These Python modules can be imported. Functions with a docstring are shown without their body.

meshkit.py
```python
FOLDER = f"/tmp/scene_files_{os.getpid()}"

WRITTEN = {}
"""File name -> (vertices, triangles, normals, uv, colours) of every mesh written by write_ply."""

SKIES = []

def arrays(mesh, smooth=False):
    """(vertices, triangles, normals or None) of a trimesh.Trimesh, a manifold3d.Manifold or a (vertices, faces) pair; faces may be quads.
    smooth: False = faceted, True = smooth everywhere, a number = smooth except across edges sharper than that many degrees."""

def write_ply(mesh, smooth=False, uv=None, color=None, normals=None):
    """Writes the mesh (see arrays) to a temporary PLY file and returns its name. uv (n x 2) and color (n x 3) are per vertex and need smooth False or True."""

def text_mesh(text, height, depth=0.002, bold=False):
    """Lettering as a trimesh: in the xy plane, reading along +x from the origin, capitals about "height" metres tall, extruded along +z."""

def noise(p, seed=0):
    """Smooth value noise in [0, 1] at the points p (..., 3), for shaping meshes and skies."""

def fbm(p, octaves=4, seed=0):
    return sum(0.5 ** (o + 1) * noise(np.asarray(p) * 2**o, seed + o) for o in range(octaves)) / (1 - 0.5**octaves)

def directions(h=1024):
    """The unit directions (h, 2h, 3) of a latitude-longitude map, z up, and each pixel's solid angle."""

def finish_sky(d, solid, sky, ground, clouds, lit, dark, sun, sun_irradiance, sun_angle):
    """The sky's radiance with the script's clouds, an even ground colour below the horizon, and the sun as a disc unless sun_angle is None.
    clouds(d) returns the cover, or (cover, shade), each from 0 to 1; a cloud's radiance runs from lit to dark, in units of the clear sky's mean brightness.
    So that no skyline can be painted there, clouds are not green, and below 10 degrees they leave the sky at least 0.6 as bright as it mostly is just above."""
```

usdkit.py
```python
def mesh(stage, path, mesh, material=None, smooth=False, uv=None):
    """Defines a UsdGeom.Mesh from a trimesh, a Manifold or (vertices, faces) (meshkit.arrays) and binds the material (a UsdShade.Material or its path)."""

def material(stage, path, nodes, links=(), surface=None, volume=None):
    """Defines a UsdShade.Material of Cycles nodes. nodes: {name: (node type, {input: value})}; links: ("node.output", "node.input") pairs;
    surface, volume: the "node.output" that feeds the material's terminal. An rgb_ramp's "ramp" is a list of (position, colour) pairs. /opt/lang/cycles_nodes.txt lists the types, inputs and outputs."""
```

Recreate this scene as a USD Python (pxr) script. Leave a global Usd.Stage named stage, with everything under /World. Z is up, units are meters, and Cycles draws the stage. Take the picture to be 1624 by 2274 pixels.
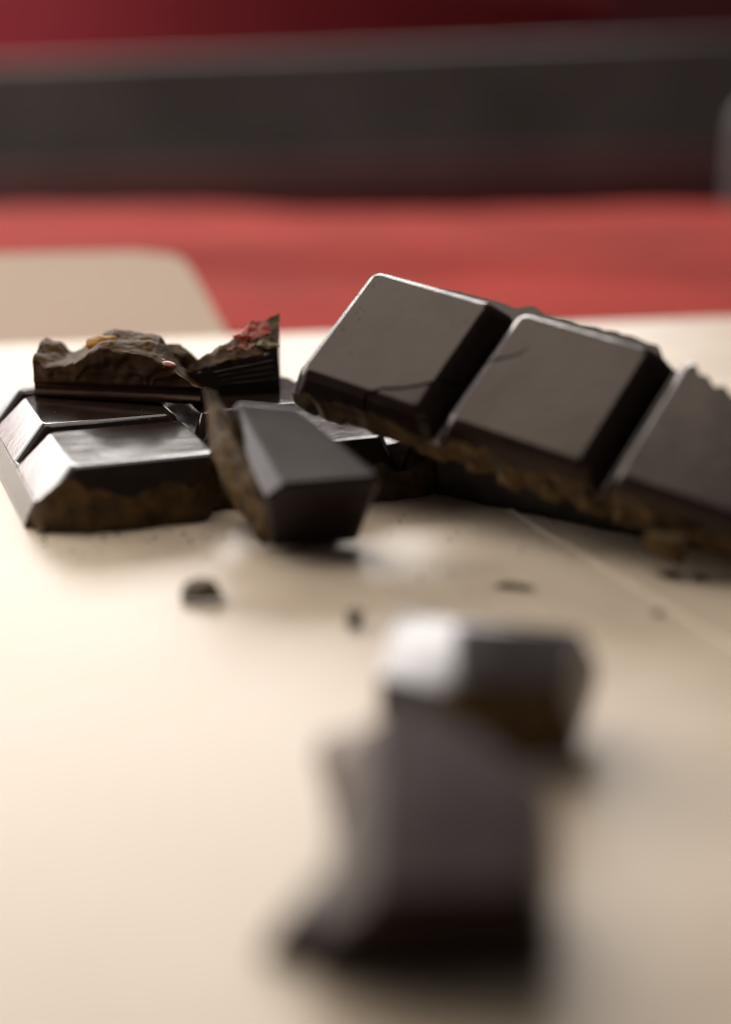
import math, numpy as np, trimesh, usdkit, meshkit
import manifold3d as m3
from shapely.geometry import Polygon
from pxr import Usd, UsdGeom, UsdLux, UsdShade, Gf, Sdf

stage = Usd.Stage.CreateInMemory()
UsdGeom.SetStageUpAxis(stage, UsdGeom.Tokens.z)
UsdGeom.SetStageMetersPerUnit(stage, 1.0)
UsdGeom.Xform.Define(stage, '/World')
MM = 0.001          # all modelling below is in millimetres

# ------------------------------------------------------------------ camera
F, CAMH, HORIZON = 3158.0, 65.0, 150.0
PITCH = math.atan((1137 - HORIZON) / F)
cam = UsdGeom.Camera.Define(stage, '/World/camera')
cam.AddTranslateOp().Set(Gf.Vec3d(0, 0, CAMH * MM))
cam.AddRotateXOp().Set(90 - math.degrees(PITCH))
cam.CreateFocalLengthAttr(50.0)
cam.CreateHorizontalApertureAttr(50.0 * 1624 / F)
cam.CreateVerticalApertureAttr(50.0 * 2274 / F)
cam.CreateClippingRangeAttr(Gf.Vec2f(0.01, 50.0))
cam.CreateFStopAttr(5.6)
cam.CreateFocusDistanceAttr(0.2355)
cam.CreateExposureAttr(0.0)

# ------------------------------------------------------------------ light
AMBIENT = 0.05
mat = usdkit.material
dome = UsdLux.DomeLight.Define(stage, '/World/room_light')
dm = mat(stage, '/World/Looks/room_ambient', {'b': ('background_shader', {'color': (1.0, 0.93, 0.86), 'strength': AMBIENT})}, surface='b.background')
UsdShade.MaterialBindingAPI.Apply(dome.GetPrim()).Bind(dm)

def rect_light(name, pos, target, w, h, power, color):
    l = UsdLux.RectLight.Define(stage, '/World/' + name)
    pos, target = np.array(pos, float), np.array(target, float)
    z = pos - target; z /= np.linalg.norm(z)
    x = np.cross([0, 0, 1.0], z) if abs(z[2]) < 0.999 else np.array([1.0, 0, 0]); x /= np.linalg.norm(x)
    y = np.cross(z, x)
    M = np.eye(4); M[0, :3], M[1, :3], M[2, :3], M[3, :3] = x, y, z, pos * MM
    l.AddTransformOp().Set(Gf.Matrix4d(*M.ravel().tolist()))
    l.CreateWidthAttr(w * MM); l.CreateHeightAttr(h * MM)
    l.CreateIntensityAttr(power); l.CreateColorAttr(Gf.Vec3f(*color))
CEILING, OVERHEAD, BACK, LEFT = 0.6, 2.6, 12.0, 6.0
rect_light('unseen_ceiling_light', (-450, 450, 1250), (0, 205, 0), 1400, 1500, CEILING, (1.0, 0.93, 0.85))  # out of view, placed to light the bench and sofa
rect_light('unseen_overhead_light', (-90, 247, 240), (-90, 247, 0), 220, 140, OVERHEAD, (1.0, 0.92, 0.83))  # out of view close overhead: sheen on the squares, board dims toward the viewer
rect_light('unseen_window_light', (-300, 2300, 975), (-20, 220, 0), 1700, 640, BACK, (1.0, 0.95, 0.9))  # out of view behind, placed for bright rims and the board's gloss
rect_light('unseen_side_window_light', (-1500, 1250, 650), (-30, 220, 0), 1900, 1150, LEFT, (1.0, 0.95, 0.9))  # out of view at left, sized to brighten the left bevels

# ------------------------------------------------------------------ materials
def choc(name, dark, light, r0, r1, bump, scale=260, spec=0.5, tint=(1, 1, 1)):
    return mat(stage, '/World/Looks/' + name, {
        'tc': ('texture_coordinate', {}),
        'n1': ('noise_texture', {'scale': scale, 'detail': 5.0, 'roughness': 0.6}),
        'n2': ('noise_texture', {'scale': scale * 0.28, 'detail': 4.0, 'roughness': 0.6}),
        'n3': ('noise_texture', {'scale': scale * 9.0, 'detail': 3.0, 'roughness': 0.6}),
        'ramp': ('rgb_ramp', {'ramp': [(0.3, dark), (0.52, tuple((np.array(dark) + light) / 2)), (0.75, light)]}),
        'rr': ('map_range', {'from_min': 0.3, 'from_max': 0.72, 'to_min': r0, 'to_max': r1, 'clamp': True}),
        'ad': ('math', {'math_type': 'multiply_add', 'value2': 0.25}),
        'b': ('bump', {'strength': bump, 'distance': 0.0004}),
        'p': ('principled_bsdf', {'specular_ior_level': spec, 'ior': 1.5, 'specular_tint': tint}),
    }, [('tc.object', 'n1.vector'), ('tc.object', 'n2.vector'), ('tc.object', 'n3.vector'), ('n1.fac', 'ramp.fac'), ('ramp.color', 'p.base_color'),
        ('n2.fac', 'rr.value'), ('rr.result', 'p.roughness'), ('n3.fac', 'ad.value1'), ('n1.fac', 'ad.value3'), ('ad.value', 'b.height'), ('b.normal', 'p.normal')], surface='p.BSDF')

M_SMOOTH = choc('moulded_chocolate', (0.013, 0.007, 0.005), (0.024, 0.014, 0.010), 0.24, 0.36, 0.10)
M_SATIN = choc('satin_chocolate', (0.013, 0.007, 0.006), (0.022, 0.013, 0.010), 0.14, 0.34, 0.30, 220, 0.31, (1.0, 0.86, 0.76))
M_DULL = choc('dull_chocolate', (0.016, 0.009, 0.008), (0.026, 0.015, 0.013), 0.24, 0.38, 0.14, 260, 0.14, (1.0, 0.80, 0.80))
M_BLOCK = choc('smooth_block_chocolate', (0.014, 0.008, 0.008), (0.022, 0.013, 0.012), 0.17, 0.30, 0.12, 260, 0.28, (0.95, 0.88, 0.90))
M_GLOSS = choc('glossy_chocolate', (0.016, 0.009, 0.007), (0.030, 0.018, 0.013), 0.07, 0.15, 0.08)
M_BROKEN = choc('broken_chocolate', (0.018, 0.009, 0.004), (0.150, 0.085, 0.022), 0.5, 0.7, 0.9, 420, 0.3)
M_CREST = choc('crest_chocolate', (0.020, 0.010, 0.003), (0.12, 0.062, 0.014), 0.55, 0.75, 0.6, 420, 0.12, (1.0, 0.62, 0.32))
M_FACE = choc('shaved_chocolate', (0.024, 0.011, 0.007), (0.050, 0.026, 0.015), 0.26, 0.42, 0.35, 300, 0.35, (1.0, 0.72, 0.5))
M_BROWN = choc('crumbly_chocolate', (0.010, 0.005, 0.003), (0.18, 0.105, 0.030), 0.5, 0.7, 1.0, 480, 0.3)
M_RED = choc('red_fruit', (0.25, 0.02, 0.012), (0.62, 0.09, 0.045), 0.15, 0.35, 0.6, 500)
M_PINK = choc('pink_fruit', (0.30, 0.08, 0.06), (0.55, 0.20, 0.14), 0.3, 0.5, 0.6, 500)
M_NUT = choc('pale_nut', (0.14, 0.11, 0.045), (0.30, 0.25, 0.12), 0.35, 0.5, 0.6, 400)
M_GOLD = choc('golden_nut', (0.20, 0.085, 0.006), (0.50, 0.24, 0.015), 0.5, 0.7, 0.6, 400, 0.15)

def plain(name, a, b, scale, r0, r1, bump=0.1, dist=0.0003, spec=0.5):
    return mat(stage, '/World/Looks/' + name, {
        'tc': ('texture_coordinate', {}),
        'n1': ('noise_texture', {'scale': scale, 'detail': 6.0, 'roughness': 0.6}),
        'n3': ('noise_texture', {'scale': scale * 25.0, 'detail': 3.0, 'roughness': 0.6}),
        'ramp': ('rgb_ramp', {'ramp': [(0.35, a), (0.68, b)]}),
        'rr': ('map_range', {'from_min': 0.3, 'from_max': 0.7, 'to_min': r0, 'to_max': r1, 'clamp': True}),
        'b': ('bump', {'strength': bump, 'distance': dist}),
        'p': ('principled_bsdf', {'specular_ior_level': spec}),
    }, [('tc.object', 'n1.vector'), ('tc.object', 'n3.vector'), ('n1.fac', 'ramp.fac'), ('ramp.color', 'p.base_color'), ('n1.fac', 'rr.value'), ('rr.result', 'p.roughness'),
        ('n3.fac', 'b.height'), ('b.normal', 'p.normal')], surface='p.BSDF')

M_BOARD = plain('cream_board', (0.58, 0.465, 0.35), (0.69, 0.575, 0.44), 55, 0.40, 0.48)
M_CARD = plain('cream_card', (0.72, 0.55, 0.42), (0.78, 0.60, 0.47), 20, 0.5, 0.65)
M_CLOTH = plain('red_cloth', (0.32, 0.036, 0.030), (0.50, 0.062, 0.046), 6, 0.85, 1.0, 0.4, 0.0008, 0.05)
M_GREY = plain('grey_paint', (0.085, 0.073, 0.068), (0.14, 0.12, 0.112), 5, 0.45, 0.6)
M_WALL = plain('dark_red_wall', (0.10, 0.012, 0.016), (0.14, 0.018, 0.022), 3, 0.6, 0.8)
M_MAROON = plain('maroon_paint', (0.13, 0.055, 0.052), (0.20, 0.080, 0.074), 5, 0.5, 0.7)
M_SOFA = plain('dark_red_fabric', (0.42, 0.045, 0.062), (0.52, 0.062, 0.082), 3, 0.8, 0.95, 0.3, 0.0006, 0.2)
M_PALE = plain('pale_object', (0.10, 0.08, 0.08), (0.14, 0.11, 0.11), 8, 0.5, 0.7)

# ------------------------------------------------------------------ helpers
taken = {}
def numbered(parent, name):
    k = (str(parent), name); n = taken.get(k, -1) + 1; taken[k] = n
    return f'{parent}/{name}' + (f'_{n:03d}' if n else '')

def tag(prim, label=None, cat=None, group=None, kind=None):
    for k, v in (('label', label), ('category', cat), ('group', group), ('kind', kind)):
        if v: prim.SetCustomDataByKey(k, v)
    return prim

class Thing:
    def __init__(s, name, label, cat, base, group=None, kind=None):
        s.base = np.array(base, float)
        s.path = numbered('/World', name)
        x = UsdGeom.Xform.Define(stage, s.path); x.AddTranslateOp().Set(Gf.Vec3d(*(s.base * MM)))
        tag(x.GetPrim(), label, cat, group, kind)
    def part(s, name, mesh, m, smooth=35, label=None, parent=None):
        v, f = tri(mesh)
        if not len(f): return None
        p = usdkit.mesh(stage, numbered(parent or s.path, name), ((v - s.base) * MM, f), m, smooth)
        tag(p.GetPrim(), label)
        return str(p.GetPath())

def single(name, mesh, m, label=None, cat=None, smooth=35, group=None, kind=None):
    v, f = tri(mesh)
    p = usdkit.mesh(stage, numbered('/World', name), (v * MM, f), m, smooth)
    tag(p.GetPrim(), label, cat, group, kind)

def tri(mesh):
    if isinstance(mesh, m3.Manifold):
        o = mesh.to_mesh(); return np.array(o.vert_properties[:, :3], float), np.array(o.tri_verts, int)
    if isinstance(mesh, trimesh.Trimesh): return np.array(mesh.vertices), np.array(mesh.faces)
    return np.asarray(mesh[0], float), np.asarray(mesh[1], int)

# view rays, to measure where on a plane a point of the photograph (1624 x 2274) lies
CP, SP = math.cos(PITCH), math.sin(PITCH)
def ray(x, y):
    a, b = x - 812.0, y - 1137.0
    return np.array([a, F * CP - b * SP, -F * SP - b * CP])
EYE = np.array([0, 0, CAMH])
def on_plane(x, y, o, n):
    d = ray(x, y); return EYE + d * (np.dot(np.asarray(o) - EYE, n) / np.dot(d, n))
def at_h(x, y, h): return on_plane(x, y, (0, 0, h), (0, 0, 1))
def at_y(x, y, Y): return on_plane(x, y, (0, Y, 0), (0, 1, 0))

def warp(man, amp, scale, seed=0, direction=None, mask=None):
    def fn(p):
        p = np.asarray(p, float)
        d = np.stack([meshkit.fbm(p / scale + 7.3 * k, 4, seed + 11 * k) - 0.5 for k in range(3)], -1) * 2 * amp
        if direction is not None: d = d * np.asarray(direction)
        if mask is not None: d = d * mask(p)[:, None]
        return p + d
    return man.warp_batch(fn)

def hull(points): return m3.Manifold.hull_points(np.asarray(points, float))
def round_hull(corners, r, n=24):
    return m3.Manifold.batch_hull([m3.Manifold.sphere(r, n).translate(tuple(c)) for c in corners])
def chunk(corners, r=0.3, step=0.5, amp=0.35, scale=2.0, seed=0, n=10):
    return warp(round_hull(corners, r, n).refine_to_length(step), amp, scale, seed)

def rrect(cx, cy, hx, hy, r, z, n=6):
    out = []
    for sx, sy, a0 in ((1, 1, 0), (-1, 1, 90), (-1, -1, 180), (1, -1, 270)):
        for k in range(n + 1):
            a = math.radians(a0 + 90 * k / n)
            out.append((cx + sx * (hx - r) + r * math.cos(a), cy + sy * (hy - r) + r * math.sin(a), z))
    return out

A, PITCHMM, BEV = 22.0, 27.0, 2.4     # tile top, tile pitch, bevel run
def tile(i, j, zb, zt, edge=0.6, rad=1.6, left=BEV):
    cx, cy = i * PITCHMM + A / 2, j * PITCHMM + A / 2
    pts = rrect(cx - (left - BEV) / 2, cy, A / 2 + BEV + (left - BEV) / 2, A / 2 + BEV, rad + 0.6, zb)
    off, z = -0.9 * edge, zt          # crisp facets along the moulded edge
    pts += rrect(cx, cy, A / 2 + off, A / 2 + off, rad, z, 12)
    for ang, ln in ((14, 0.22), (31, 0.85), (43, 0.65), (58, 0.2)):
        off += edge * ln * math.cos(math.radians(ang)); z -= edge * ln * math.sin(math.radians(ang))
        pts += rrect(cx, cy, A / 2 + off, A / 2 + off, rad + off, z, 12)
    return hull(pts)

def prism(poly, z0, z1, step=0.7, amp=0.45, scale=1.8, seed=0, zk=0.15):
    cs = m3.CrossSection([np.asarray(poly, float)])
    if cs.area() <= 0: cs = m3.CrossSection([np.asarray(poly, float)[::-1]])
    p = m3.Manifold.extrude(cs, z1 - z0).translate((0, 0, z0)).refine_to_length(step)
    return warp(p, amp, scale, seed, (1, 1, zk))

def jag(points, step=1.5, amp=0.5, seed=0):
    rng = np.random.default_rng(seed); out = []
    P = np.asarray(points, float)
    for a, b in zip(P, np.roll(P, -1, 0)):
        L = np.linalg.norm(b - a); n = max(1, int(L / step)); t = (b - a) / max(L, 1e-6); nn = np.array([-t[1], t[0]])
        for k in range(n):
            out.append(a + (b - a) * k / n + nn * (rng.normal() * amp if k else 0))
    return np.array(out)

def split(body, cutter):
    """Intersects and separates the moulded faces from the broken ones."""
    body, cutter = body.as_original(), cutter.as_original()
    o = (body ^ cutter).to_mesh()
    v, f = np.array(o.vert_properties[:, :3], float), np.array(o.tri_verts, int)
    ids = np.zeros(len(f), int)
    for k, oid in enumerate(o.run_original_id):
        ids[o.run_index[k] // 3:o.run_index[k + 1] // 3] = oid
    def take(m):
        g = f[m]; u, inv = np.unique(g, return_inverse=True)
        return v[u], inv.reshape(-1, 3)
    return take(ids != cutter.original_id()), take(ids == cutter.original_id())

def frame(o, u, v, n):
    R = np.stack([u, v, n], 1)
    return lambda m: (tri(m)[0] @ R.T + np.asarray(o, float), tri(m)[1])

def ortho(u, v):
    u = np.array(u, float); u /= np.linalg.norm(u); v = np.array(v, float); v -= u * np.dot(u, v); v /= np.linalg.norm(v)
    return u, v, np.cross(u, v)

THK, TB = 10.0, 4.6
# ------------------------------------------------------------------ setting
FAR0, FAR1 = at_h(640, 742, 0), at_h(1624, 704, 0)
fd = (FAR1 - FAR0) / (FAR1 - FAR0)[0]
fl, fr = FAR0 + fd * -330, FAR0 + fd * 420
NEAR0, NEAR1 = np.array([-300.0, -60, 0]), np.array([300.0, -60, 0])
nd = (NEAR1 - NEAR0) / (NEAR1 - NEAR0)[0]
nl, nr = NEAR0 - nd * 300, NEAR0 + nd * 90
ring = np.array([(fl[0], fl[1]), (nl[0], nl[1]), (nr[0], nr[1]), (400, nr[1] - 20), (fr[0], fr[1])])
bcs = m3.CrossSection([ring])
if bcs.area() <= 0: bcs = m3.CrossSection([ring[::-1]])
board = Thing('serving_board', 'large cream white board the chocolate pieces lie on', 'board', (0, 200, -3))
board.part('board_top', m3.Manifold.extrude(bcs.offset(-6, m3.JoinType.Round).offset(6, m3.JoinType.Round, 2.0, 48), 3.0).translate((0, 0, -3)), M_BOARD, 30)
a, b = at_h(1010, 1058, 0), at_h(1700, 1476, 0)
d = (b - a) / np.linalg.norm(b - a); nn = np.array([-d[1], d[0], 0])
ridge = []
rng = np.random.default_rng(3)
for k in range(41):
    c = a + (b - a) * k / 40 + nn * 0.12 * math.sin(k * 0.7) ; hgt = 0.42 + 0.06 * rng.random()
    ridge.append([c + nn * 0.75 + [0, 0, -0.02], c + [0, 0, hgt], c - nn * 0.75 + [0, 0, -0.02]])
rv = np.array(ridge).reshape(-1, 3); rf = []
for k in range(40):
    for q in range(2):
        i0 = k * 3 + q; rf += [(i0, i0 + 1, i0 + 4), (i0, i0 + 4, i0 + 3)]
rf = np.array(rf)
if np.cross(rv[rf[0][1]] - rv[rf[0][0]], rv[rf[0][2]] - rv[rf[0][0]])[2] < 0: rf = rf[:, ::-1]
board.part('crease', (rv, rf), M_BOARD, True, 'pale raised crease running across the board')

cl = m3.Manifold.cube((2400, 1260, 4), False).translate((-1200, -500, -7.4)).refine_to_length(14)
def folds(p):
    p = np.asarray(p, float).copy()
    w = np.clip((p[:, 1] - 430) / 90, 0, 1) * (p[:, 2] > -6)
    q = p / np.array([150.0, 60.0, 1e9])
    p[:, 2] += w * ((meshkit.fbm(q, 3, 61) - 0.5) * 16 - np.clip(p[:, 1] - 650, 0, 200) * 0.03)
    return p
single('tablecloth', cl.warp_batch(folds), M_CLOTH, 'bright red cloth spread under the cream board', 'tablecloth', True)
single('wall', m3.Manifold.cube((6000, 60, 2300), False).translate((-3000, 2900, -1100)), M_WALL, kind='structure')
outline = [(-1500, 1720)] + [(-380 + 780 * math.sin(t), 2500 - 780 * math.cos(t)) for t in np.linspace(0, math.pi / 2, 24)] + [(400, 2540), (-1500, 2540)]  # end curved away so the red falls darker to the right
sofa = hull([(x, y, -1100) for x, y in outline] + [(x, y, 150) for x, y in outline] + [(x * .98 - 8, 2100 + (y - 2100) * .9, 185) for x, y in outline])
single('sofa', sofa, M_SOFA, 'dark red blurred sofa back, end curved away so it darkens to the right, behind the grey bench', 'sofa', 40)
single('floor', m3.Manifold.cube((6000, 5200, 40), False).translate((-3000, -2400, -1140)), M_WALL, kind='structure')

# bench of two grey boards behind the table, blurred
bench = Thing('bench', 'blurred grey plank bench behind the red cloth', 'bench', (0, 1500, -700))
def slat(y0l, y1l, y0r, y1r, Y, t):
    p = [at_y(-500, y0l, Y), at_y(2100, y0r, Y), at_y(2100, y1r, Y), at_y(-500, y1l, Y)]
    q = [c + [0, t, 0] for c in p]
    return round_hull([c + [0, 6, 0] for c in p] + q, 6.0, 16)
bench.part('slat', slat(172, 318, 74, 220, 1500, 30), M_GREY)
bench.part('slat', slat(332, 412, 234, 322, 1500, 30), M_GREY)
bench.part('slat', slat(408, 470, 318, 400, 1485, 30), M_MAROON, label='added maroon slat softening the blurred border of bench and cloth')  # added strip that blends the bench into the red cloth
for x in (-330, 470):
    bench.part('leg', m3.Manifold.cube((60, 30, 760), False).translate((x, 1536, -1100 + 330)), M_GREY)

# upright card flap at the left
cp = [(-120, 575), (300, 566), (385, 574), (412, 588), (432, 616), (520, 775), (-120, 775)]
YC = 368
ct = math.radians(24)
co, cu_, cw_, cn_ = np.array([0, YC, -1.0]), np.array([1.0, 0, 0]), np.array([0, math.cos(ct), math.sin(ct)]), np.array([0, -math.sin(ct), math.cos(ct)])
pp = [on_plane(x, y, co, cn_) - co for x, y in cp]
poly = Polygon([(np.dot(q, cu_), np.dot(q, cw_)) for q in pp]).buffer(-3).buffer(3, 24)
card = frame(co, cu_, cw_, cn_)(trimesh.creation.extrude_polygon(poly, 1.2, engine='earcut'))
single('card_flap', card, M_CARD, 'blurred cream card flap sloping up behind the chocolate on the left', 'card', 30)
# pale blurred thing at the right edge
q0 = at_y(1672, 310, 1350)
single('upright_object', warp(round_hull([q0 + [0, 0, 14], q0 + [30, 0, 10], q0 + [30, 0, -300], q0 + [0, 0, -300]], 18, 20).refine_to_length(10), 1, 20), M_PALE, 'dim blurred upright thing cut off by the right edge of the photo, before the bench', 'object')

# ------------------------------------------------------------------ lower bar
h0 = THK
p00 = at_h(156, 1036, h0)
rot = math.radians(21)
U, V, N = np.array([math.cos(rot), math.sin(rot), 0]), np.array([-math.sin(rot), math.cos(rot), 0]), np.array([0, 0, 1.0])
fr_low = frame((p00[0], p00[1], 0), U, V, N)
def low_uv(x, y, h):
    q = at_h(x, y, h) - [p00[0], p00[1], 0]; return np.dot(q, U), np.dot(q, V)
slab = hull(rrect(40, 40, 46.6, 44.6, 1.2, 0) + rrect(40, 40, 46.4, 44.4, 1.2, 0.9) + rrect(40, 40, 45.0, 43.8, 1.2, TB))
body = slab
for i in range(3):
    for j in range(3):
        body = body + tile(i, j, TB - 0.4, THK, 0.6, 1.6, 5.2 if i == 0 else BEV)
cut = jag([(-9, 4.8), (-6.0, 4.6), (-3, 0.6), (2, -1.5), (10, -1.9), (19.5, -1.6), (21.5, 2.5), (31, 3.0), (34, -1.8), (46, -1.7), (55, -1.6), (63, 1.5), (66, 14), (62, 30), (67, 46), (64, 56), (46, 55.2), (30, 56.4), (12, 55.6), (-12, 56.6)], 1.6, 0.28, 5)
smooth_, broken_ = split(body, prism(cut, -2, 14, 0.6, 0.32, 2.2, 1))
low = Thing('chocolate_bar', 'broken bar of glossy dark squares lying flat on the board under the other pieces', 'chocolate', (p00[0], p00[1], 0))
low.part('moulded_squares', fr_low(smooth_), M_GLOSS, 11)
low.part('broken_edge', fr_low(broken_), M_BROKEN, 60, 'rough brown broken front edge')

gp = chunk([(48.5, -0.5, .4), (55.5, -0.5, .4), (55.5, 30, .4), (48.5, 30, .4), (48.8, 0.5, 8.2), (55, 0.8, 8.6), (55, 29, 8.4), (48.8, 29, 8.2)], 0.3, 0.8, 0.4, 2.0, 71)  # added filler, stops window light coming through the groove
low.part('chip', fr_low(gp), M_SMOOTH, 40, 'added dark chip filling the groove under the leaning bar to block light')

# ------------------------------------------------------------------ leaning three-square bar
T = np.array([-10.21, 214.4, 20.75])
U3, V3, N3 = ortho((0.80676, -0.57135, -0.15066), (0.52824, 0.58315, 0.61717))
THB = 8.9
O3 = T - N3 * THB
fr_big = frame(O3, U3, V3, N3)
def big_uv(x, y, h=THB):
    q = on_plane(x, y, O3 + N3 * h, N3) - O3; return np.array([np.dot(q, U3), np.dot(q, V3)])
slab = hull(rrect(40, 11, 46, 17.5, 1.2, 0) + rrect(40, 11, 45.4, 17.2, 1.2, TB - 0.4))
body = slab
for i in range(3): body = body + tile(i, 0, TB - 0.8, THB, edge=0.95)
# hairline crack across the first two squares
def top_h(u, v):
    k = u % PITCHMM; i = u // PITCHMM
    dx = max(k - A, 0) if k <= A + PITCHMM else 0
    dx = min(dx, PITCHMM - k) if k > A else 0
    dy = max(-v, v - A, 0)
    return max(TB - 0.4, THB - 0.05 - max(dx, dy) * (THB - TB) / BEV)
crack_px = [(790, 892), (815, 872), (850, 862), (890, 862), (930, 856), (962, 848)]
crack_b = [(1062, 805), (1110, 796), (1150, 788), (1178, 770), (1200, 752)]
cu = [big_uv(*q) for q in crack_px] + [big_uv(*q) for q in crack_b]
fine = []
for s, e2 in zip(cu[:-1], cu[1:]):
    m = max(2, int(np.linalg.norm(e2 - s) / 0.35))
    fine += [s + (e2 - s) * k / m for k in range(m)]
fine.append(cu[-1])
rng = np.random.default_rng(12)
nodes = []
for k, q in enumerate(fine):
    w = 0.30 * min(1, 3.0 * (1 - k / (len(fine) - 1)) + 0.25) * min(1, k / 5 + 0.4)
    q = q + rng.normal(0, 0.05, 2)
    nodes.append((q[0], q[1], top_h(*q) - 0.12, w + 0.05))
crack = m3.Manifold.batch_boolean([m3.Manifold.batch_hull([m3.Manifold.sphere(a_[3], 8).translate(a_[:3]), m3.Manifold.sphere(b_[3], 8).translate(b_[:3])]) for a_, b_ in zip(nodes[:-1], nodes[1:])], m3.OpType.Add)
cline = np.array([c for c in cu[:6]])
def settle(p):      # the corner below the crack has sunk by a hair
    p = np.asarray(p, float).copy()
    y = np.interp(p[:, 0], cline[:, 0], cline[:, 1])
    d = np.clip(y - p[:, 1], 0, 8) * (p[:, 0] > cline[0, 0]) * (p[:, 0] < 24.6) * (p[:, 2] > 7)
    p[:, 2] -= d * 0.07
    return p
body = body.refine_to_length(0.8).warp_batch(settle) - crack
e = [big_uv(*q) for q in ((1470, 765), (1542, 796), (1552, 832), (1572, 838), (1586, 860), (1606, 856), (1626, 880), (1660, 884), (1700, 915))]
cut = [(-2.4, -1.5), (6, -1.7), (14, -1.4), (22, -1.9), (30, -1.4), (38, -1.8), (46, -1.3), (53, -1.0), (58, -1.4), (66, -1.6), (74, -1.4), (90, -4), (90, 0)] + [tuple(q) for q in e[::-1]] + \
      [(47, 26.2), (38, 26.6), (30, 26.3), (25.5, 26.9), (23, 26.0), (12, 25.6), (0, 24.9), (-2.0, 24.2), (-2.4, 12)]
smooth_, broken_ = split(body, prism(jag(cut, 1.7, 0.22, 9), 0.8, 14, 0.6, 0.55, 2.6, 4, 2.2))
big = Thing('chocolate_bar', 'large row of three grey sheened dark squares leaning across the pile on the right', 'chocolate', (30, 205, 0))
big.part('moulded_squares', fr_big(smooth_), M_SATIN, 11)
big.part('broken_edge', fr_big(broken_), M_BROWN, 60, 'crumbly golden brown broken edge')
for uu, dv, sz, sd in ((31, -1.2, 1.0, 51), (37, -1.5, 1.4, 52), (43.5, -1.3, 1.1, 53), (50, -0.9, 1.5, 54), (55, -1.0, 1.2, 55)):
    big.part('chip', fr_big(chunk([(uu + sz * a_, dv + sz * b_, 1.2 + sz * c_) for a_, b_, c_ in ((-1.6, 0.6, -.9), (1.6, .5, -.8), (-1.2, -.5, -.6), (1.3, -.45, -.3), (0, -.6, 1.6), (-1.2, .5, 2.2), (1.4, .6, 1.9))], 0.3, 0.45, 0.5, 1.2, sd)), M_BROWN, 50)
rng = np.random.default_rng(5)
lump = chunk([(60, -4, 1), (65, -4.6, 1.5), (61, -4.5, 5), (66, -3.6, 5.5), (63, -2, 3)], 0.6, 0.6, 0.7, 1.8, 3)
big.part('chip', fr_big(lump), M_BROWN, 60, 'reddish crumbling lump hanging from the broken edge')
# chunk added to prop the bar and block light passing beneath it
pr = []
for u, v in ((16, 12), (62, 10), (64, 20), (16, 20)):
    q = O3 + U3 * u + V3 * v
    pr += [(q[0], q[1], 0.4), (q[0], q[1], max(q[2] - 1.2, 1.0))]
single('added_chunk', chunk(pr, 0.4, 0.9, 0.45, 3, 6), M_SMOOTH, 'added dark chunk propping the leaning row of squares and blocking light beneath it', 'chocolate')

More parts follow.
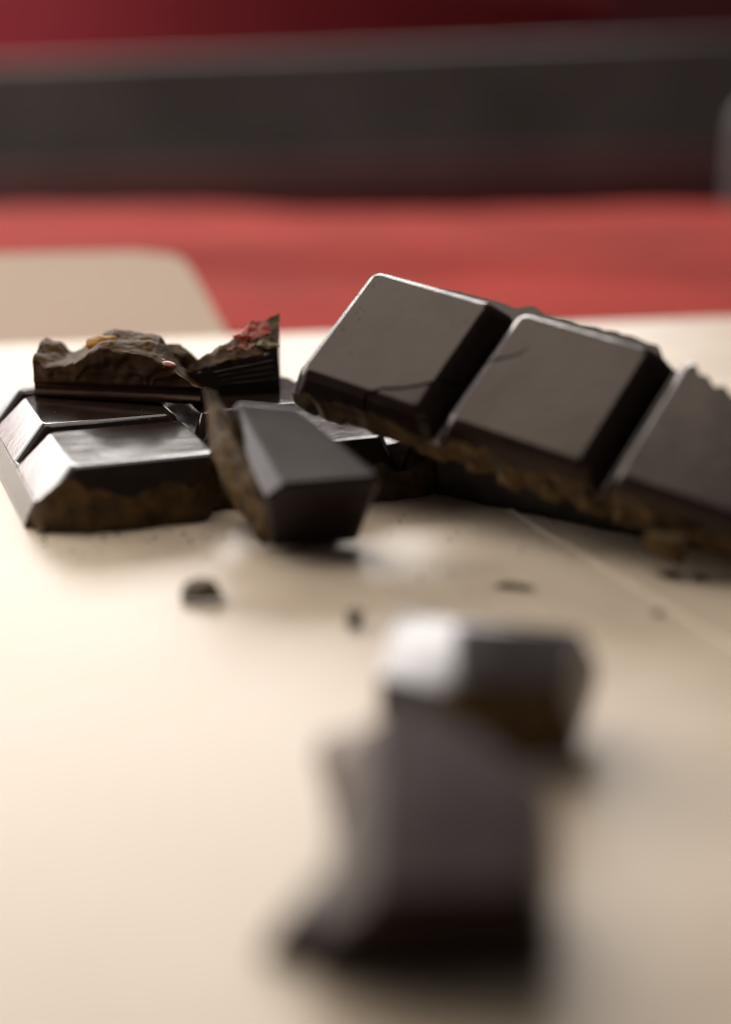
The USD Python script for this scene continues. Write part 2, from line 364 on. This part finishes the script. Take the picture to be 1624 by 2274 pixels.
# ------------------------------------------------------------------ block tilted on the lower bar
tl = math.radians(24)
bo = at_h(690, 1216, 0.3)
bw, bl, bn = ortho((1, 0.03, 0.0), (0, math.cos(tl), math.sin(tl)))
def blk(x, y, h):
    q = on_plane(x, y, bo + bn * h, bn) - bo; return np.array([np.dot(q, bw), np.dot(q, bl), h])
HB = min(np.linspace(8, 15, 141), key=lambda h: abs(blk(722, 1066, h)[1] + 0.6))
r = 0.9
fl_, fr_, br_, bl_ = blk(604, 1078, HB), blk(846, 1062, HB), blk(668, 900, HB), blk(505, 890, HB)
def inset(q, dx, dy, dz): return (q[0] + dx, q[1] + dy, q[2] + dz)
top4 = [inset(fl_, r, r, -r), inset(fr_, -r, r, -r), inset(br_, -r, -r, -r), inset(bl_, r, -r, -r)]
bot4 = [(fl_[0] + r - 0.6, fl_[1] + r + 1.6, r), (fr_[0] - r - 2.8, fr_[1] + r + 1.4, r), (br_[0] - r - 2.0, br_[1] - r, r), (bl_[0] + r - 1.0, bl_[1] - r, r)]
top4[0] = inset(fl_, r + 1.0, r, -r); top4[3] = inset(bl_, r + 1.2, -r, -r)
bev2 = [(fl_[0] + r - 1.1, fl_[1] + r + .1, HB - 2.9), (bl_[0] + r - 0.8, bl_[1] - r, HB - 2.9)]
bbody = round_hull(top4 + bev2 + bot4, r, 32)
lcut = jag([(fl_[0] - 0.9, fl_[1] - 3), (40, fl_[1] - 3), (40, bl_[1] + 6), (bl_[0] - .5, bl_[1] + 6)], 2.0, 0.2, 3)
sm, bk = split(bbody, prism(lcut, -3, 14, 0.5, 0.3, 1.8, 8))
fr_blk = frame(bo, bw, bl, bn)
block = Thing('chocolate_block', 'single dark block tilted up against the front of the flat bar', 'chocolate', bo)
block.part('moulded_block', fr_blk(sm), M_BLOCK, 32)
block.part('broken_side', fr_blk(bk), M_BROWN, 60)
flange = []
g0, g1 = blk(455, 868, HB + 1.0), blk(500, 985, HB - 2)
xl, xb = fl_[0] - 0.7, bl_[0] - 0.4
side = chunk([(g0[0] + .3, g0[1], HB + 0.9), (g0[0] + 1.3, g0[1] + .3, HB), (g0[0] + .6, g0[1] - 1, 3), (g1[0] + .2, g1[1], HB - 3.2), (g1[0] - .1, g1[1], 2), (xl - 1.1, fl_[1] + 3.4, 5.2), (xl - 1.3, fl_[1] + 2.8, 1.0), (xl, fl_[1] + 2.2, HB - 4.4), (xl + .4, fl_[1] + 2.2, 1.0), (xb, bl_[1], HB - 1.6), (xb, bl_[1], 2)], 0.3, 0.45, 0.45, 1.8, 21)
block.part('broken_flange', fr_blk(side), M_BROWN, 50, 'pale brown broken flank of the block')
ub = chunk([(x, l_, z) for x, l_ in ((-5.5, 6), (4, 6), (2.5, 13), (-5.5, 13)) for z in (-l_ * math.tan(tl) + 0.3, 0.6)], 0.25, 0.6, 0.3, 1.6, 23)  # added under the block to stop light passing through the gap
block.part('chip', fr_blk(ub), M_SMOOTH, 40, 'added dark chip under the tilted block to block light')
foot = chunk([(fl_[0] - 2.4, fl_[1] + 3.2, .7), (fl_[0] - 1.2, fl_[1] + 2.2, .6), (fl_[0] - 2.2, fl_[1] + 3.4, 2.6), (fl_[0] - .5, fl_[1] + 3, 2.2)], 0.4, 0.4, 0.35, 1.4, 22)
block.part('chip', fr_blk(foot), M_BROWN, 50)

# ------------------------------------------------------------------ broken pieces standing on the flat bar
def ribbon(xs, front, back, Y0, Y1, zb, seed, amp=0.35, nx=150, ny=44):
    """Slab fragment: front face along the line Y0, broken top sloping from the front rim to the back rim."""
    X = np.linspace(xs[0], xs[1], nx)
    f = np.interp(X, front[:, 0], front[:, 1]); g = np.interp(X, back[:, 0], back[:, 1])
    yf = np.interp(X, xs, Y0); yb = np.interp(X, xs, Y1)
    t = np.linspace(0, 1, ny)
    y = yf[:, None] + (yb - yf)[:, None] * t
    z = f[:, None] + (g - f)[:, None] * np.minimum(1, t * 1.6)
    P = np.stack([np.repeat(X[:, None], ny, 1), y, z], -1)
    nz = (meshkit.fbm(P / 2.3, 4, seed) - 0.5) * 2 * amp + np.abs(meshkit.fbm(P / 4.5, 3, seed + 5) - 0.5) * 2.2 * amp
    nz = nz * 0.6 + (meshkit.fbm(P / 0.9, 3, seed + 9) - 0.5) * 0.30 + np.abs(meshkit.fbm(P / 3.4, 1, seed + 14) - 0.5) * 1.7 - 0.25
    P[..., 2] += nz * np.minimum(1, 0.5 + 3 * t)
    return P
def grid_faces(P, flip=False):
    n, m = P.shape[:2]; i = np.arange(n * m).reshape(n, m)
    q = np.stack([i[:-1, :-1], i[1:, :-1], i[1:, 1:], i[:-1, 1:]], -1).reshape(-1, 4)
    f = np.vstack([q[:, [0, 1, 2]], q[:, [0, 2, 3]]])
    return P.reshape(-1, 3), (f[:, ::-1] if flip else f)

zb = THK + 0.05
Lq, Rq = at_h(78, 880, zb), at_h(446, 906, zb)
xs = (Lq[0], Rq[0]); Yf = (Lq[1], Rq[1])
def yline(x): return np.interp(x, xs, Yf)
def rim(pts, dy):
    out = []
    for x, y in pts:
        Y = 245.0
        for _ in range(4):
            q = at_y(x, y, Y + dy); Y = yline(q[0])
        out.append((q[0], q[2]))
    return np.array(out)
frim = rim([(76, 800), (100, 812), (140, 812), (165, 806), (195, 786), (220, 776), (262, 783), (300, 792), (340, 803), (372, 818), (392, 836), (415, 852), (450, 872)], 0)
brim = rim([(76, 758), (90, 768), (118, 780), (140, 796), (170, 794), (196, 772), (222, 754), (250, 748), (285, 756), (330, 758), (350, 764), (366, 790), (395, 828), (420, 856), (450, 880)], 5.0)
P = ribbon(xs, frim, brim, Yf, (Yf[0] + 12, Yf[1] + 9), zb, 3)
nx = P.shape[0]
rows = 22
Fr = np.zeros((nx, rows, 3))
for k in range(rows):
    w = k / (rows - 1)
    Fr[:, k] = P[:, 0]; Fr[:, k, 2] = P[:, 0, 2] * w + zb * (1 - w)
hz = Fr[..., 2] - zb
led = 0.55 * np.exp(-((hz - 0.6) / 0.5) ** 2) - 0.35 * np.exp(-((hz - 1.9) / 0.5) ** 2) + 0.3 * np.exp(-((hz - 2.9) / 0.35) ** 2)
con = (meshkit.fbm(Fr / 5.0, 3, 9) - 0.5) * 2.0 * np.clip((hz - 2.6) / 1.5, 0, 1)
con += np.abs(((meshkit.fbm(Fr / 6.5, 2, 19) * 6) % 1) - 0.5) * 0.5 * np.clip((hz - 2.4) / 1.0, 0, 1)
Fr[:, :-1, 1] -= (led + con)[:, :-1]
Bk = np.stack([P[:, -1], P[:, -1] * [1, 1, 0] + [0, 0, zb]], 1)
def lift(m):
    v = np.array(m[0]); v[:, 2] += (v[:, 0] - xs[0]) * 0.022
    return v, m[1]
frag = Thing('broken_piece', 'jagged flat fragment with a yellow nut on its crest, leftmost on the flat bar', 'chocolate', (xs[0], Yf[0], zb))
frag.part('front_face', lift(grid_faces(Fr, True)), M_FACE, 50)
frag.part('broken_top', lift(grid_faces(P)), M_CREST, 50, 'crumbly brown broken crest')
ends = []
for i, fl in ((0, True), (nx - 1, False)):
    col = np.stack([np.stack([P[i, k] * [1, 1, 0] + [0, 0, zb], P[i, k]]) for k in range(P.shape[1])], 0)
    ends.append(grid_faces(col, not fl))
frag.part('side_face', lift(ends[0]), M_SMOOTH, 40); frag.part('side_face', lift(ends[1]), M_BROKEN, 40)
frag.part('back_face', lift(grid_faces(Bk, True)), M_SMOOTH, 40)
def lump_at(x, y, Y, rx, ry, rz, seed, amp=0.25):
    c = at_y(x, y, Y)
    s = m3.Manifold.sphere(1, 20).scale((rx, ry, rz)).translate(tuple(c)).refine(2)
    return warp(s, amp, 1.2, seed)
yy = yline(at_y(225, 760, 250)[0])
frag.part('nut', lump_at(236, 764, yy + 4.6, 3.6, 2.2, 1.35, 4, 0.5), M_GOLD, 50, 'yellow nut piece')
frag.part('nut', lump_at(300, 764, yy + 4.0, 2.0, 1.8, 0.7, 5), M_NUT, 50, 'pale grey green nut piece')
frag.part('fruit', lump_at(372, 812, yline(at_y(372, 812, 245)[0]) + 0.4, 1.6, 1.0, 0.8, 6), M_PINK, 50, 'pink fruit piece')
frag.part('fruit', lump_at(352, 803, yline(at_y(352, 803, 245)[0]) + 1.0, 1.2, 1.0, 0.55, 7), M_PINK, 50, 'pink fruit piece')

# small sliver between the two
Yt = 252
sl = [at_y(x, y, Yt + dy) for x, y, dy in ((358, 770, 0), (395, 765, 0), (424, 786, 0), (442, 803, 1), (402, 830, -1), (385, 800, -1), (405, 790, -2.5), (366, 778, 3), (420, 800, 4), (412, 850, 0), (440, 850, 1))]
single('chocolate_sliver', chunk(sl, 0.2, 0.4, 0.35, 1.5, 31), M_BROKEN, 'small dark sliver wedged between the two standing fragments', 'chocolate')

# triangular shard
Ya = 246.5
A_, B_, C_, D_ = at_y(402, 829, Ya - 3.5), at_y(616, 774, Ya), at_y(623, 884, Ya + .4), at_y(455, 880, Ya - 3.0)
E_, F_ = at_y(621, 693, Ya + 6), at_y(447, 792, Ya + 4)
G_, K_ = at_y(623, 862, Ya + 8), at_y(470, 862, Ya + 5)
shard_b = hull([A_, B_, C_, D_, E_, F_, G_, K_])
nE = np.cross(B_ - A_, E_ - A_); nE /= np.linalg.norm(nE)
if nE[2] < 0: nE = -nE
F_ = on_plane(447, 792, A_, nE)
eu = (B_ - A_) / np.linalg.norm(B_ - A_); ev = np.cross(nE, eu)
shard_b = hull([A_, B_, C_, D_, E_, F_, G_, K_]).refine_to_length(0.45)
sv, sf = tri(shard_b)
below = -((sv[sf].mean(1) - A_) @ nE)
top_m = below < 0.12
tops = np.zeros(len(sv), bool); tops[np.unique(sf[top_m])] = True
amp = np.where(tops, 1.0, 0.12)
sv = sv + (meshkit.fbm(sv / 1.6, 4, 41) - 0.5)[:, None] * 1.7 * amp[:, None] * nE + np.stack([meshkit.fbm(sv / 1.3 + 9 * k, 3, 43) - 0.5 for k in range(3)], -1) * 0.3 * amp[:, None]
def sub(m):
    u, inv = np.unique(sf[m], return_inverse=True); return sv[u], inv.reshape(-1, 3)
sm, bk = sub(~top_m), sub(top_m)
shard = Thing('broken_piece', 'triangular shard tipped on edge with red fruit in its broken face', 'chocolate', C_)
shard.part('moulded_side', sm, M_SMOOTH, 30)
shard.part('broken_face', bk, M_BROKEN, 50)
for k in range(4):   # moulded lines across its front
    t = 0.22 + 0.13 * k
    s0 = A_ * (1 - t) + D_ * t; s1 = B_ * (1 - t) + C_ * t
    s0 = s0 + (s1 - s0) * (0.30 + 0.02 * k)
    s1 = s0 + (s1 - s0) * 0.92
    shard.part('moulded_line', m3.Manifold.batch_hull([m3.Manifold.sphere(0.22, 10).translate(tuple(s0 + [0, -.02, 0])), m3.Manifold.sphere(0.22, 10).translate(tuple(s1 + [0, -.02, 0]))]), M_SMOOTH, 60)
def on_face(x, y, off=0.0): return on_plane(x, y, A_ + nE * off, nE)
def bit(x, y, rx, ry, rz, seed):
    s = hull(np.random.default_rng(seed).normal(size=(14, 3)) * [0.62, 0.62, 0.5]).scale((rx, ry, rz)).refine_to_length(0.25); s = warp(s, 0.32, 0.8, seed)
    v, f = tri(s); c = on_face(x, y, 0.1)
    return v @ np.stack([eu, ev, nE], 1).T + c, f
shard.part('fruit', bit(570, 730, 1.9, 2.0, 0.75, 1), M_RED, 50, 'bright red fruit piece')
shard.part('fruit', bit(548, 752, 1.6, 1.2, 0.6, 2), M_RED, 50, 'red fruit piece')
shard.part('fruit', bit(530, 772, 1.5, 0.8, 0.5, 3), M_PINK, 50, 'pink fruit piece')
shard.part('nut', bit(582, 764, 2.3, 1.4, 0.6, 4), M_NUT, 50, 'grey green nut piece')

# small fragments behind, in front of the left corner of the leaning bar
# ------------------------------------------------------------------ foreground pieces, far out of focus
def tip(mesh, deg, pivot_y):
    v, f = tri(mesh); v = v.copy(); a = math.radians(deg)
    y, z = v[:, 1] - pivot_y, v[:, 2].copy()
    v[:, 1] = pivot_y + y * math.cos(a) - z * math.sin(a); v[:, 2] = y * math.sin(a) + z * math.cos(a)
    return v, f
def untip(x, y, h, deg, pivot_y):      # where a view ray meets the tipped plane at height h, in the piece's own level frame
    a = math.radians(deg); n = np.array([0, -math.sin(a), math.cos(a)])
    q = on_plane(x, y, np.array([0, pivot_y, 0]) + n * h, n) - [0, pivot_y, 0]
    return np.array([q[0], pivot_y + q[1] * math.cos(a) + q[2] * math.sin(a), h])
back_t = Thing('chocolate_piece', 'strongly blurred squarish piece, farther of the two nearest the viewer', 'chocolate', (15, 130, 0))
o = np.array([8.2, 120.0]); w_ = 14.8
HK = 8.6
q = [untip(x, y, HK, 11.5, 119) for x, y in ((1010, 1535), (1240, 1540), (1296, 1395), (1010, 1385))]
topq = np.array([c[:2] for c in q])
cen = topq.mean(0)
bev = topq + np.array([(-1.0, 0.2), (2.0, 0.4), (2.2, 1.6), (-1.0, 1.8)])
sl0, sl1 = untip(842, 1500, 4.8, 11.5, 119), untip(885, 1356, 4.8, 11.5, 119)
def solid(bot, top, zt, zmid=3.0, r=0.6):
    bot, top = np.array(bot), np.array(top); c = top.mean(0); ti = c + (top - c) * (1 - r / np.linalg.norm(top - c, axis=1, keepdims=True))
    return hull([(x, y, 0.05) for x, y in bot] + [(x, y, zmid) for x, y in bot] + [(x, y, zt - 0.7) for x, y in top] + [(x, y, zt) for x, y in ti])
bodyb = solid(bev, topq, HK) + hull([(*q, z) for q in topq for z in (0.05, HK - 0.25)] + [(c[0], c[1], z) for c in (sl0, sl1) for z in (0.05, 4.8)])
sm, bk = split(bodyb, prism(jag([(-5, bev[0][1] + .6), (60, bev[1][1] + .6), (60, 200), (-5, 200)], 2, 0.4, 2), -3, 14, 0.7, 0.5, 2.2, 14))
back_t.part('moulded_block', tip(sm, 11.5, 119), M_BLOCK, 32)
back_t.part('broken_face', tip(bk, 11.5, 119), M_BROKEN, 60)

front_t = Thing('chocolate_piece', 'most blurred long dark piece lying nearest the viewer', 'chocolate', (7, 100, 0))
topf = np.array([untip(x, y, 9.0, 8.5, 88)[:2] for x, y in ((812, 1985), (1225, 1975), (1225, 1745), (1045, 1610), (845, 1560))])
bevf = topf + np.array([(-4.4, 1.6), (0.6, 1.2), (1.0, 0.4), (0.6, 1.2), (-2.4, 1.0)])
bodyf = solid(bevf, topf, 9.0, 2.2)
sm, bk = split(bodyf, prism(jag([(-20, 70), (60, 70), (60, topf[2][1]), (topf[2][0] + .5, topf[2][1] + .5), (topf[3][0] + .4, topf[3][1] + .3), (topf[4][0] - 3, topf[4][1] + .6), (-20, topf[4][1] + .6)], 2, 0.3, 6), -3, 14, 0.7, 0.5, 2.2, 15))
front_t.part('moulded_block', tip(sm, 8.5, 88), M_DULL, 32)
front_t.part('broken_face', tip(bk, 8.5, 88), M_BROKEN, 60)
ft = [at_h(x, y, 0.4) for x, y in ((585, 2120), (720, 2150), (830, 2020), (760, 1930), (650, 2030))]
front_t.part('chip', chunk([(*q[:2], 0.4) for q in ft] + [(q[0] * .8 + ft[2][0] * .2, q[1] * .8 + ft[2][1] * .2, 2.4) for q in ft], 0.3, .7, .3, 2.0, 18), M_DULL, 50, 'low dark chip under the left front corner')
j = at_h(742, 1790, 3)
front_t.part('broken_flange', tip(chunk([(j[0] - 1.4, j[1] + 5.5, .5), (j[0] + 4, j[1] + 4, .5), (j[0] + 4, j[1] - 7, .5), (j[0] + .4, j[1] - 4.5, .5), (j[0] - 1.0, j[1] + 5, 3.2), (j[0] + 4, j[1] + 4, 5.2), (j[0] + 4, j[1] - 6, 5.2), (j[0] + 1, j[1] - 3, 3.4)], .4, .7, .4, 2.0, 16), 8.5, 88), M_FACE, 50)

# ------------------------------------------------------------------ crumbs
def crumb(x, y, sx, sy, sz, seed, label, m=M_BROKEN, rotz=0):
    c = at_h(x, y, 0.0)
    rng = np.random.default_rng(seed)
    pts = rng.normal(size=(11, 3)); pts /= np.linalg.norm(pts, axis=1, keepdims=True)
    pts *= np.array([sx, sy, sz]) / 2
    s = hull(pts).refine_to_length(min(sx, sy, sz) / 2.5)
    s = warp(s, 0.12 * min(sx, sy), min(sx, sy) * .6, seed)
    s = s.rotate((0, 0, rotz)); v, f = tri(s)
    v = v + [c[0], c[1], 0] ; v[:, 2] -= v[:, 2].min() - 0.02
    single('chocolate_crumb', (v, f), m, label, 'crumb', 40)
crumb(452, 1334, 6.6, 5.4, 4.2, 1, 'largest dark crumb lying alone on the cream board left of centre')
crumb(790, 1388, 3.4, 3.0, 2.2, 2, 'small round crumb just left of the blurred nearest pieces')
crumb(1140, 1306, 6.0, 2.2, 0.7, 3, 'thin flat brown flake in the middle of the board', M_BROWN, -12)
crumb(1490, 1283, 5.0, 2.2, 0.8, 4, 'flat dark flake under the right end of the leaning bar', M_BROKEN, -10)
crumb(1556, 1290, 2.4, 2.0, 1.2, 5, 'dark round crumb at the right end of the flat flake')
crumb(1465, 1366, 2.2, 2.2, 0.5, 6, 'faint tiny flake beside the crease on the right', M_BROWN)
crumb(1205, 1122, 1.6, 1.2, 0.9, 7, 'tiny black crumb in the shadow under the leaning bar')
crumb(98, 1184, 2.2, 1.6, 1.1, 8, 'little crumb in front of the flat bar at its left corner')
# fine dust: on the board beside the flat bar and on the moulded squares
rng = np.random.default_rng(77)
dust = []
def speck(c, s, k):
    p = rng.normal(size=(7, 3)); p /= np.linalg.norm(p, axis=1, keepdims=True)
    v, f = tri(hull(p * s * rng.uniform(.6, 1.2, 3) + c)); dust.append(trimesh.Trimesh(v, f, process=False))
for k in range(46):
    t = rng.random(); x = 8 + 78 * t + rng.normal(0, 4); y = 1062 + 92 * t + rng.normal(0, 5) + 4
    speck(at_h(x, y, 0.12), rng.uniform(.10, .34), k)
for k in range(40): speck(at_h(rng.uniform(60, 700), rng.uniform(1170, 1240), 0.08), rng.uniform(.07, .2), k)
for k in range(30): speck(np.array([*at_h(rng.uniform(90, 470), rng.uniform(900, 1020), THK)[:2], THK + .05]), rng.uniform(.08, .2), k)
for k in range(26):
    c = O3 + U3 * rng.uniform(1, 21) + V3 * rng.uniform(0.5, 21.5) + N3 * (THB + .03)
    speck(c, rng.uniform(.08, .22), k)
for k in range(22):
    c = O3 + U3 * rng.uniform(27, 49) + V3 * rng.uniform(0.5, 21.5) + N3 * (THB + .03)
    speck(c, rng.uniform(.07, .18), k)
for k in range(60): speck(at_h(rng.uniform(860, 1620), rng.uniform(1130, 1330) , 0.1), rng.uniform(.08, .28), k)
for k in range(40): speck(at_h(rng.uniform(60, 500), 1176 + abs(rng.normal(0, 26)), 0.1), rng.uniform(.10, .36), k)
single('chocolate_dust', trimesh.util.concatenate(dust), M_BROWN, 'fine brown chocolate dust scattered over the squares and board', 'dust', False, kind='stuff')
